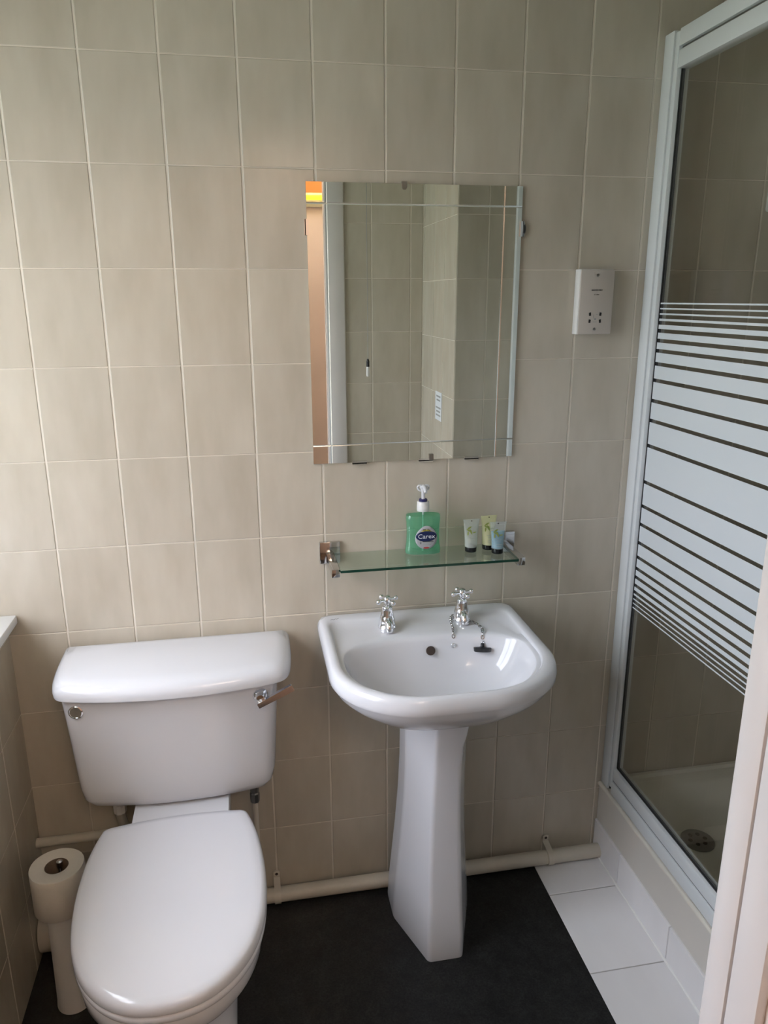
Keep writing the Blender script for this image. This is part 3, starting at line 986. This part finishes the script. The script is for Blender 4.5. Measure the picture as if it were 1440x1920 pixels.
pp = [(0.0, 0.0985, 0.042, -0.298, 0.002), (0.012, 0.0995, 0.042, -0.299, 0.002), (0.06, 0.0975, 0.042, -0.295, 0.0025), (0.14, 0.0915, 0.040, -0.283, 0.004), (0.24, 0.0840, 0.038, -0.266, 0.006),
      (0.34, 0.0785, 0.035, -0.254, 0.008), (0.43, 0.0765, 0.033, -0.249, 0.010), (0.50, 0.0765, 0.032, -0.250, 0.011), (0.55, 0.0780, 0.033, -0.255, 0.0115), (0.585, 0.0850, 0.036, -0.262, 0.0145), (0.612, 0.0890, 0.038, -0.264, 0.0165), (0.6335, 0.0895, 0.038, -0.264, 0.0170)]
rings = [[(x + ox, y, zz) for x, y, zz in ped_ring(hw, fw, -0.072, -0.145 if z < 0.05 else -0.145 + 0.01 * z, fy_, z)] for z, hw, fw, fy_, ox in pp]
V, F = loft(rings)
mesh_obj('pedestal_body', V, F, 'ceramic', ped, 25)

# ------------------------------------------------------------------ taps


def make_tap(label, x, y, z, rot):
    t = thing('pillar_tap', label, 'tap', (x, y, z), 'chrome pillar taps on the basin')
    V, F = lathe([(0.0215, 0.0), (0.0222, 0.003), (0.0215, 0.006), (0.0195, 0.009), (0.0190, 0.018), (0.0180, 0.024), (0.0160, 0.030), (0.0148, 0.036),
                  (0.0135, 0.045), (0.0120, 0.051), (0.0125, 0.053), (0.0108, 0.056), (0.0070, 0.058)], 30)
    mesh_obj('tap_body', V, F, 'chrome', t, 35)
    V, F = tube(catmull([(0, 0, 0.020), (0, -0.014, 0.0205), (0, -0.026, 0.0165), (0, -0.030, 0.0095), (0, -0.030, 0.0045)], 5), [0.0115] * 5 + [0.0105] * 5 + [0.0098] * 11, 16)
    sp = mesh_obj('spout', V, F, 'chrome', t, 40)
    V, F = lathe([(0.0075, 0.0), (0.0075, 0.0010)], 14, (0, -0.030, 0.0036))
    mesh_obj('spout_mouth', V, F, 'dark_hole', sp)
    V, F = lathe([(0.0055, 0.056), (0.0055, 0.062), (0.0088, 0.0645), (0.0098, 0.0700), (0.0088, 0.0755), (0.0078, 0.0765), (0.0080, 0.0790), (0.0050, 0.0815), (0.0002, 0.0823)], 24)
    parts = [(V, F)]
    for k in range(4):
        a = rot + k * PI / 2
        d = Vector((math.cos(a), math.sin(a), 0))
        c = Vector((0, 0, 0.070))
        parts.append(tube([c + d * 0.006, c + d * 0.012, c + d * 0.020], [0.0042, 0.0030, 0.0036], 10))
        parts.append(ball(tuple(c + d * 0.0245), 0.0062, 14, 8))
    V, F = join(*parts)
    mesh_obj('cross_handle', V, F, 'chrome', t, 40)
    return t


make_tap('chrome cross-handled tap at the left of the basin', 0.7340, -0.092, 0.7895, 0.42)
make_tap('chrome cross-handled tap with the plug chain, at the right of the basin', 0.9190, -0.082, 0.7895, 0.25)


def chain_mesh(path, link=0.0095, wire=0.0011, wd=0.0062):
    pts = catmull(path, 24)
    L = [0.0]
    for a, b in zip(pts, pts[1:]): L.append(L[-1] + (b - a).length)
    nlink = int(L[-1] / (link * 0.78))
    parts = []
    for k in range(nlink):
        s = (k + 0.5) * link * 0.78
        i = max(j for j in range(len(L)) if L[j] <= s)
        i = min(i, len(pts) - 2)
        c = pts[i].lerp(pts[i + 1], (s - L[i]) / max(L[i + 1] - L[i], 1e-9))
        t = (pts[i + 1] - pts[i]).normalized()
        side = t.cross(Vector((0.3, 0.9, 0.2))).normalized()
        if k % 2: side = t.cross(side).normalized()
        P = []
        for j in range(12):
            a = 2 * PI * j / 12
            P.append(c + t * (link / 2 * math.cos(a)) + side * (wd / 2 * math.sin(a)))
        # closed ring tube
        nrm = t.cross(side).normalized()
        rings = []
        for j in range(12):
            a = 2 * PI * j / 12
            rad = (t * math.cos(a) + side * math.sin(a)).normalized()
            rings.append([tuple(P[j] + (rad * math.cos(b) + nrm * math.sin(b)) * wire) for b in [2 * PI * q / 6 for q in range(6)]])
        rings.append(rings[0])
        parts.append(loft(rings, False, False))
    return join(*parts)


chain = thing('plug_chain', 'thin chrome basin plug chain looped round the right tap', 'chain', (0.905, -0.10, 0.79))
C0 = Vector((0.905, -0.10, 0.79))


def rel(L_): return [tuple(Vector(q) - C0) for q in L_]


from mathutils.bvhtree import BVHTree
_bm = bmesh.new(); _bm.from_mesh(bo.data)
_bvh = BVHTree.FromBMesh(_bm)


def on_basin(x, y, up=0.0042):
    hit = _bvh.ray_cast(Vector((x - CX, y, 1.2)), Vector((0, 0, -1)))
    return (x, y, hit[0].z + hit[1].z * up) if hit[0] else (x, y, 0.79)


V, F = chain_mesh(rel([on_basin(*q) for q in ((0.912, -0.058), (0.897, -0.070), (0.890, -0.088), (0.887, -0.112), (0.884, -0.132), (0.881, -0.146), (0.8790, -0.1545))]))
mesh_obj('chain_strand', V, F, 'chain_steel', chain, 60)
RS = [on_basin(*q) for q in ((0.932, -0.098), (0.942, -0.112), (0.948, -0.130), (0.950, -0.146), (0.9485, -0.157), (0.9460, -0.1645), (0.9440, -0.1690))]
V, F = chain_mesh(rel(RS))
mesh_obj('chain_strand', V, F, 'chain_steel', chain, 60)
ER = on_basin(0.8775, -0.1585)
V, F = tube([Vector((ER[0] + 0.0052 * math.cos(a), ER[1] - 0.002, ER[2] + 0.0052 * math.sin(a))) - C0 for a in [2 * PI * i / 16 for i in range(17)]], 0.0011, 8)
mesh_obj('end_ring', V, F, 'chrome', chain, 60)
plug = thing('basin_plug', 'black rubber basin plug hanging on the chain inside the basin', 'plug', (RS[-1][0] - 0.002, RS[-1][1] - 0.0105, RS[-1][2] - 0.0205))
V, F = lathe([(0.0185, 0.0), (0.0195, 0.001), (0.0205, 0.0085), (0.0195, 0.010), (0.008, 0.0108), (0.0045, 0.012), (0.0042, 0.018), (0.0030, 0.0195)], 28)
mesh_obj('plug_disc', V, F, 'black_rubber', plug, 40)
V, F = tube([(0.0032 * math.cos(a), 0, 0.0215 + 0.0032 * math.sin(a)) for a in [2 * PI * i / 14 for i in range(15)]], 0.0008, 6)
mesh_obj('plug_ring', V, F, 'chrome', plug, 60)
plug.rotation_euler = (math.radians(-20), math.radians(6), 0)

# ------------------------------------------------------------------ toilet: cistern, pan, seat
wc = thing('toilet', 'white ceramic toilet with cistern and closed lid beside the basin', 'toilet', (0.2425, 0, 0))
WX = 0.2425
NF = 64


def cist_ring(w, d, b, z, yb=-0.012, e=34, ce=2.8):
    out = []
    for i in range(NF + 1):
        s = math.sin(-PI / 2 + PI * i / NF)
        s = math.copysign(1 - (1 - abs(s)) ** 1.0, s)
        dep = (d - b * s * s) * max(1 - abs(s) ** e, 0) ** (1 / ce)
        out.append((w * s, yb - dep, z))
    for i in range(1, 8):
        out.append((w * (1 - 2 * i / 8), yb, z))
    return out


cp = [(0.155, 0.135, 0.020, 0.4340), (0.188, 0.158, 0.022, 0.4360), (0.206, 0.168, 0.024, 0.4430), (0.2180, 0.174, 0.025, 0.458), (0.2230, 0.177, 0.026, 0.485),
      (0.2275, 0.182, 0.028, 0.56), (0.2335, 0.189, 0.030, 0.66), (0.2385, 0.196, 0.030, 0.7375)]
CO = -0.0045
V, F = loft([[(x + CO, y, zz) for x, y, zz in cist_ring(w, d, b, z)] for w, d, b, z in cp])
mesh_obj('cistern', V, F, 'ceramic', wc, 50)


def cist_y(x, z):
    for a, b in zip(cp, cp[1:]):
        if a[3] <= z <= b[3]:
            f = (z - a[3]) / (b[3] - a[3])
            w = a[0] + (b[0] - a[0]) * f; d = a[1] + (b[1] - a[1]) * f; bw = a[2] + (b[2] - a[2]) * f
            s = abs(x - CO) / w
            return -0.012 - (d - bw * s * s) * max(1 - s ** 34, 0) ** (1 / 2.8)
    return -0.2


LO = 0.005
lp = [(0.250, 0.222, 0.036, 0.7330), (0.2590, 0.232, 0.038, 0.7350), (0.2595, 0.233, 0.038, 0.7440), (0.2575, 0.231, 0.037, 0.7530), (0.2520, 0.225, 0.034, 0.7620),
      (0.243, 0.214, 0.030, 0.7685), (0.225, 0.192, 0.024, 0.7720), (0.16, 0.125, 0.012, 0.7745)]
rings = []
for (w, d, b, z) in lp:
    inset = (0.233 - d) * 0.35 if z > 0.75 else 0.0
    rings.append([(x + LO, y - min(inset, 0.03), zz) for x, y, zz in cist_ring(w, d - inset, b, z, -0.008, 26, 2.6)])
V, F = loft(rings)
mesh_obj('cistern_lid', V, F, 'ceramic', wc, 50)
# blanking plug on the left, lever on the right
bx_, bz_ = 0.0425 - WX, 0.6945
V, F = lathe([(0.0150, 0.001), (0.0152, -0.003), (0.0128, -0.0042), (0.0120, -0.0034), (0.0002, -0.0034)], 28, axis='Y')
o = mesh_obj('blanking_plug', V, F, 'chrome', wc, 40); o.location = (bx_, cist_y(bx_, bz_) - 0.0005, bz_); o.rotation_euler = (0.0, 0, -0.10)
lx_, lz_ = 0.4300 - WX, 0.6960
ly_ = cist_y(lx_, lz_)
V, F = lathe([(0.0170, 0.001), (0.0172, -0.003), (0.0150, -0.007), (0.0115, -0.010), (0.0105, -0.018), (0.0085, -0.0205), (0.0002, -0.021)], 28, axis='Y')
lev = mesh_obj('flush_lever', V, F, 'chrome', wc, 40); lev.location = (lx_, ly_, lz_)
a0 = Vector((-0.006, -0.024, -0.014)); a1 = Vector((0.072, -0.018, 0.020))
ax = (a1 - a0).normalized(); sd = Vector((0, 0, 1)) - ax * ax.z; sd.normalize(); fw_ = ax.cross(sd)
rr = []
for f, hs in ((0, 0.0052), (0.02, 0.0060), (0.98, 0.0078), (1.0, 0.0070)):
    c = a0 + (a1 - a0) * f
    rr.append([tuple(c + sd * hs + fw_ * 0.0045), tuple(c - sd * hs + fw_ * 0.0045), tuple(c - sd * hs - fw_ * 0.0045), tuple(c + sd * hs - fw_ * 0.0045)])
V, F = loft(rr)
mesh_obj('lever_arm', V, F, 'chrome', lev)

# seat outline
hwp = [(-0.238, 0.153), (-0.27, 0.163), (-0.32, 0.1735), (-0.38, 0.1795), (-0.44, 0.1810), (-0.50, 0.1775), (-0.555, 0.1680), (-0.605, 0.1500), (-0.645, 0.1240), (-0.675, 0.0920), (-0.694, 0.056), (-0.702, 0.020), (-0.7025, 0.0)]
cv = catmull([(h, y, 0) for y, h in hwp], 5)
right = [(v.x, v.y) for v in cv]
seat_poly = right + [(-x, y) for x, y in reversed(right[:-1])]
back = [(-0.153 + 0.306 * i / 10, -0.238 + 0.013 * (1 - (2 * i / 10 - 1) ** 2)) for i in range(1, 10)]
seat_poly = seat_poly + back
NS = 180
sc = (0.0, -0.455)
SEAT = radial(seat_poly, sc, NS)


def sring(f, z, A=SEAT, shift=0.0):
    # the back edge stays thin and straight: little rounding towards the hinge line
    gb = 1 - (1 - f) * 0.30 if f >= 0.9 else f / 0.9 * 0.97
    out = []
    for x, y in A:
        px, py = x * f, sc[1] + (y - sc[1]) * (gb if y > sc[1] else f) + shift
        qx, qy = px, py + 0.455                 # the seat sits a little askew on the pan
        out.append((qx * math.cos(0.038) - qy * math.sin(0.038), -0.455 + qx * math.sin(0.038) + qy * math.cos(0.038), z))
    return out


V, F = loft([sring(0.985, 0.4170), sring(0.996, 0.4180), sring(1.0, 0.4220), sring(0.998, 0.4300), sring(0.990, 0.4360), sring(0.972, 0.4405), sring(0.935, 0.4435),
             sring(0.85, 0.4455), sring(0.65, 0.4475), sring(0.35, 0.4490), sring(0.1, 0.4495)])
lid = mesh_obj('seat_lid', V, F, 'seat_plastic', wc, 50)
V, F = loft([sring(0.955, 0.3970), sring(0.985, 0.3985), sring(0.995, 0.4040), sring(0.993, 0.4110), sring(0.980, 0.4145)])
mesh_obj('seat_ring', V, F, 'seat_plastic', wc, 50)
for sx in (-0.075, 0.075):
    V, F = tube([(sx - 0.02, -0.232, 0.4150), (sx + 0.02, -0.232, 0.4150)], 0.009, 12)
    mesh_obj('seat_hinge', V, F, 'seat_plastic', wc, 40)
# pan
PANT = radial(seat_poly, sc, NS)
foot = radial(rrect(-0.100, 0.100, -0.520, -0.130, (0.05, 0.05), (0.095, 0.14)), (0.0, -0.33), NS)
neck = radial(rrect(-0.082, 0.082, -0.470, -0.130, (0.05, 0.05), (0.078, 0.12)), (0.0, -0.33), NS)


def pmix(A, B, f, z):
    return [(a[0] + (b[0] - a[0]) * f, a[1] + (b[1] - a[1]) * f, z) for a, b in zip(A, B)]


rim = [(x * 0.955, sc[1] + (y - sc[1]) * 0.955) for x, y in PANT]
V, F = loft([pmix(foot, foot, 0, 0.0), pmix(foot, neck, 0.05, 0.020), pmix(foot, neck, 0.5, 0.045), pmix(neck, neck, 0, 0.075), pmix(neck, rim, 0.03, 0.15),
             pmix(neck, rim, 0.25, 0.22), pmix(neck, rim, 0.62, 0.285), pmix(neck, rim, 0.92, 0.335), pmix(neck, rim, 0.99, 0.355), pmix(rim, rim, 0, 0.372), pmix(rim, rim, 0, 0.388),
             sring(0.93, 0.3955)])
pan = mesh_obj('pan', V, F, 'ceramic', wc, 50)
V, F = loft([[(x, y, z) for x, y in rrect(-0.106 * k, 0.106 * k, -0.262, -0.030, (0.02, 0.02), (0.01, 0.01), 5)] for k, z in ((0.90, 0.270), (0.97, 0.33), (1.0, 0.40), (1.0, 0.427), (0.98, 0.4335))])
mesh_obj('pan_shelf', V, F, 'ceramic', wc, 40)
for sx in (-1, 1):
    V, F = lathe([(0.0095, 0.0), (0.0095, 0.004), (0.006, 0.0065), (0.0002, 0.007)], 16)
    o = mesh_obj('floor_bolt', V, F, 'dark_hole', wc, 40); o.location = (sx * 0.088, -0.395, 0.0185)

# ------------------------------------------------------------------ pipes
wp = thing('waste_pipe', 'cream plastic waste pipe along the wall at floor level', 'pipe', (0.9, -0.036, 0.021))
V, F = tube([(-0.62, 0, 0), (0.46, 0, 0)], 0.0195, 24)
mesh_obj('pipe_run', V, F, 'cream_plastic', wp, 40)
V, F = tube([(-0.05, 0, 0), (-0.05, -0.002, 0.02), (-0.05, -0.004, 0.10), (-0.05, -0.004, 0.5)], 0.017, 16)
mesh_obj('trap_pipe', V, F, 'cream_plastic', wp, 40)


def pipe_clip(label, x):
    t = thing('pipe_clip', label, 'clip', (x, -0.036, 0.021), 'saddle clips on the waste pipe')
    R_, th, w = 0.0200, 0.0026, 0.0085
    sec = []
    P = []
    for i in range(13):
        a = math.radians(-80 - 15 * i + 0)  # from below the pipe round its front to the top
        P.append((R_ * math.cos(a) * 1.0, R_ * math.sin(a)))
    prof_ = [(-(R_) * math.sin(math.radians(q)), -R_ * math.cos(math.radians(q))) for q in range(5, 151, 12)]
    prof_ = prof_ + [(0.006, 0.0215), (0.020, 0.0235), (0.0315, 0.026), (0.0335, 0.031), (0.0335, 0.0455)]
    pv = [Vector((0, y, z)) for y, z in prof_]
    rr = []
    for i, q in enumerate(pv):
        a = pv[max(i - 1, 0)]; b = pv[min(i + 1, len(pv) - 1)]
        tt = (b - a).normalized(); nn = Vector((1, 0, 0)).cross(tt)
        if i < 12 and nn.dot(q) < 0: nn = -nn
        if i >= 12 and nn.y > 0: nn = -nn
        rr.append([tuple(q + Vector((-w, 0, 0))), tuple(q + Vector((w, 0, 0))), tuple(q + Vector((w, 0, 0)) + nn * th), tuple(q + Vector((-w, 0, 0)) + nn * th)])
    V, F = loft(rr)
    mesh_obj('strap', V, F, 'cream_plastic', t, 30)
    V, F = lathe([(0.0085, 0.0350), (0.0085, 0.0300), (0.0075, 0.0292)], 20, (0, 0, 0.0395), 'Y')
    mesh_obj('tab', V, F, 'cream_plastic', t, 40)
    V, F = lathe([(0.0040, 0.0295), (0.0040, 0.0286), (0.002, 0.0284)], 12, (0, 0, 0.0395), 'Y')
    mesh_obj('screw', V, F, 'dark_hole', t, 40)
    return t


pipe_clip('cream saddle clip on the waste pipe beside the toilet', 0.4480)
pipe_clip('cream saddle clip on the waste pipe near the shower step', 1.2080)

op = thing('overflow_pipe', 'thin cream upright pipe under the right end of the cistern', 'pipe', (0.4040, -0.072, 0.04))
V, F = tube([(0, 0, 0.001), (0, 0, 0.392)], 0.0068, 14)
mesh_obj('pipe_run', V, F, 'cream_plastic', op, 40)
V, F = lathe([(0.0075, 0.300), (0.0112, 0.302), (0.0118, 0.312), (0.0118, 0.326), (0.0100, 0.329), (0.0108, 0.332), (0.0108, 0.352), (0.0090, 0.354)], 8)
mesh_obj('pipe_nut', V, F, 'dull_metal', op, 25)

sp = thing('supply_pipe', 'cream water supply pipe under the left end of the cistern', 'pipe', (0.06, -0.03, 0.265))
V, F = tube(catmull([(-0.184, 0, 0), (-0.05, 0, 0.001), (0.005, 0, 0.003), (0.020, -0.004, 0.010), (0.024, -0.012, 0.03), (0.024, -0.030, 0.075), (0.024, -0.034, 0.12)], 5), 0.0115, 14)
mesh_obj('pipe_run', V, F, 'cream_plastic', sp, 50)
V, F = lathe([(0.014, 0.085), (0.0155, 0.088), (0.0155, 0.105), (0.0135, 0.108), (0.0135, 0.125), (0.018, 0.128), (0.018, 0.146), (0.014, 0.150), (0.014, 0.166)], 10, (0.024, -0.034, 0))
mesh_obj('isolating_valve', V, F, 'white_plastic', sp, 25)

so = thing('soil_pipe', 'wide cream soil pipe low in the corner behind the toilet roll', 'pipe', (0.0, -0.075, 0.0565))
V, F = tube([(-0.100, 0, 0), (0.15, 0, 0)], 0.0545, 28)
mesh_obj('pipe_run', V, F, 'cream_plastic', so, 40)
V, F = tube([(-0.123, 0, 0), (-0.085, 0, 0)], [0.0555, 0.0555], 28)
mesh_obj('pipe_collar', V, F, 'cream_plastic', so, 40)

# ------------------------------------------------------------------ toilet roll on its stand
RX, RY = -0.0205, -0.247
stand = thing('roll_stand', 'slim white cylinder stand with a chrome rod under the toilet roll', 'stand', (RX, RY, 0))
V, F = lathe([(0.0380, 0.0), (0.0385, 0.003), (0.0370, 0.02), (0.0345, 0.15), (0.0335, 0.262), (0.0310, 0.2655), (0.0100, 0.2660)], 36)
mesh_obj('stand_body', V, F, 'white_plastic', stand, 40)
V, F = lathe([(0.0045, 0.264), (0.0045, 0.352), (0.0068, 0.355), (0.0074, 0.362), (0.0066, 0.369), (0.0030, 0.372)], 18, (0.004, 0.010, 0))
mesh_obj('chrome_rod', V, F, 'chrome', stand, 40)
roll = thing('toilet_roll', 'white toilet roll standing on end beside the toilet', 'toilet roll', (RX, RY, 0.2665))
n_ = 48
ring_o = lambda r, z, amp=0.0: [((r + amp * math.sin(3 * t)) * math.cos(t), (r + amp * math.cos(2 * t)) * math.sin(t), z) for t in [2 * PI * i / n_ for i in range(n_)]]
V, F = loft([ring_o(0.0245, 0.0), ring_o(0.0545, 0.0, 0.0008), ring_o(0.0560, 0.002, 0.0008), ring_o(0.0560, 0.098, 0.0008), ring_o(0.0550, 0.1003, 0.0008), ring_o(0.0255, 0.1003), ring_o(0.0245, 0.0995), ring_o(0.0245, 0.0)], False, False)
mesh_obj('paper', V, F, 'paper', roll, 40)
V, F = loft([ring_o(0.0233, 0.001), ring_o(0.0243, 0.001), ring_o(0.0243, 0.0995), ring_o(0.0233, 0.0995), ring_o(0.0233, 0.001)], False, False)
mesh_obj('cardboard_core', V, F, 'cardboard', roll, 40)

# ------------------------------------------------------------------ things seen in the mirror
cord = thing('light_pull_cord', 'light switch pull cord with a dark and clear toggle, seen in the mirror', 'pull cord', (0.905, -1.22, HC))
V, F = lathe([(0.034, 0.0), (0.036, -0.006), (0.030, -0.026), (0.008, -0.030)], 28)
mesh_obj('ceiling_switch', V, F, 'white_plastic', cord, 40)
V, F = tube([(0, 0, -0.028), (0, 0, -1.045)], 0.0011, 6)
mesh_obj('cord', V, F, 'print_grey', cord, 60)
V, F = lathe([(0.0035, -1.045), (0.0062, -1.055), (0.0062, -1.075)], 14)
mesh_obj('toggle_top', V, F, 'black_plastic', cord, 40)
V, F = lathe([(0.0064, -1.075), (0.0064, -1.108), (0.0045, -1.112)], 14)
mesh_obj('toggle_weight', V, F, 'white_plastic', cord, 40)

note = box('wall_notice', XP - 0.0009, XP - 0.0002, -1.075, -0.985, 1.10, 1.205, 'print_white')
note.location[0] = XP - 0.0021
tag(note, 'small white printed notice on the side of the tiled pier, seen in the mirror', 'notice')
for k, (dz, ww) in enumerate(((0.036, 0.06), (0.022, 0.05), (-0.006, 0.07), (-0.020, 0.055), (-0.034, 0.065))):
    V, F = vbox(-0.0008, -0.0005, -ww / 2, ww / 2, dz - 0.003, dz + 0.003)
    mesh_obj('print_line', V, F, 'print_grey', note)

lamp = thing('wall_lamp', 'orange glowing wall lamp in the hall, seen at the top left of the mirror', 'lamp', (0.83, HY, 2.08))
box('lamp_back', -0.16, 0.16, 0.0005, 0.012, -0.06, 0.09, 'white_plastic', lamp, 0.002)
V, F = join(vbox(-0.18, 0.18, 0.070, 0.073, 0.006, 0.10), vbox(-0.18, -0.177, 0.012, 0.070, 0.006, 0.10), vbox(0.177, 0.18, 0.012, 0.070, 0.006, 0.10))
mesh_obj('lamp_shade', V, F, 'lamp_shade_orange', lamp)
V, F = tube([(-0.165, 0.045, -0.012), (0.165, 0.045, -0.012)], 0.016, 16)
mesh_obj('lamp_tube', V, F, 'lamp_tube', lamp, 40)

ld = bpy.data.lights.new('added_uplight_fill', 'AREA')  # fill light added in the lamp, aimed up to brighten hall and room
ld.shape = 'RECTANGLE'; ld.size = 0.32; ld.size_y = 0.05
ld.energy = 44.0; ld.color = (1.0, 0.82, 0.66)
lo = bpy.data.objects.new('added_uplight_fill', ld)
COL.objects.link(lo); lo.parent = lamp; lo.location = (0, 0.042, 0.098); lo.rotation_euler = (PI, 0, 0)
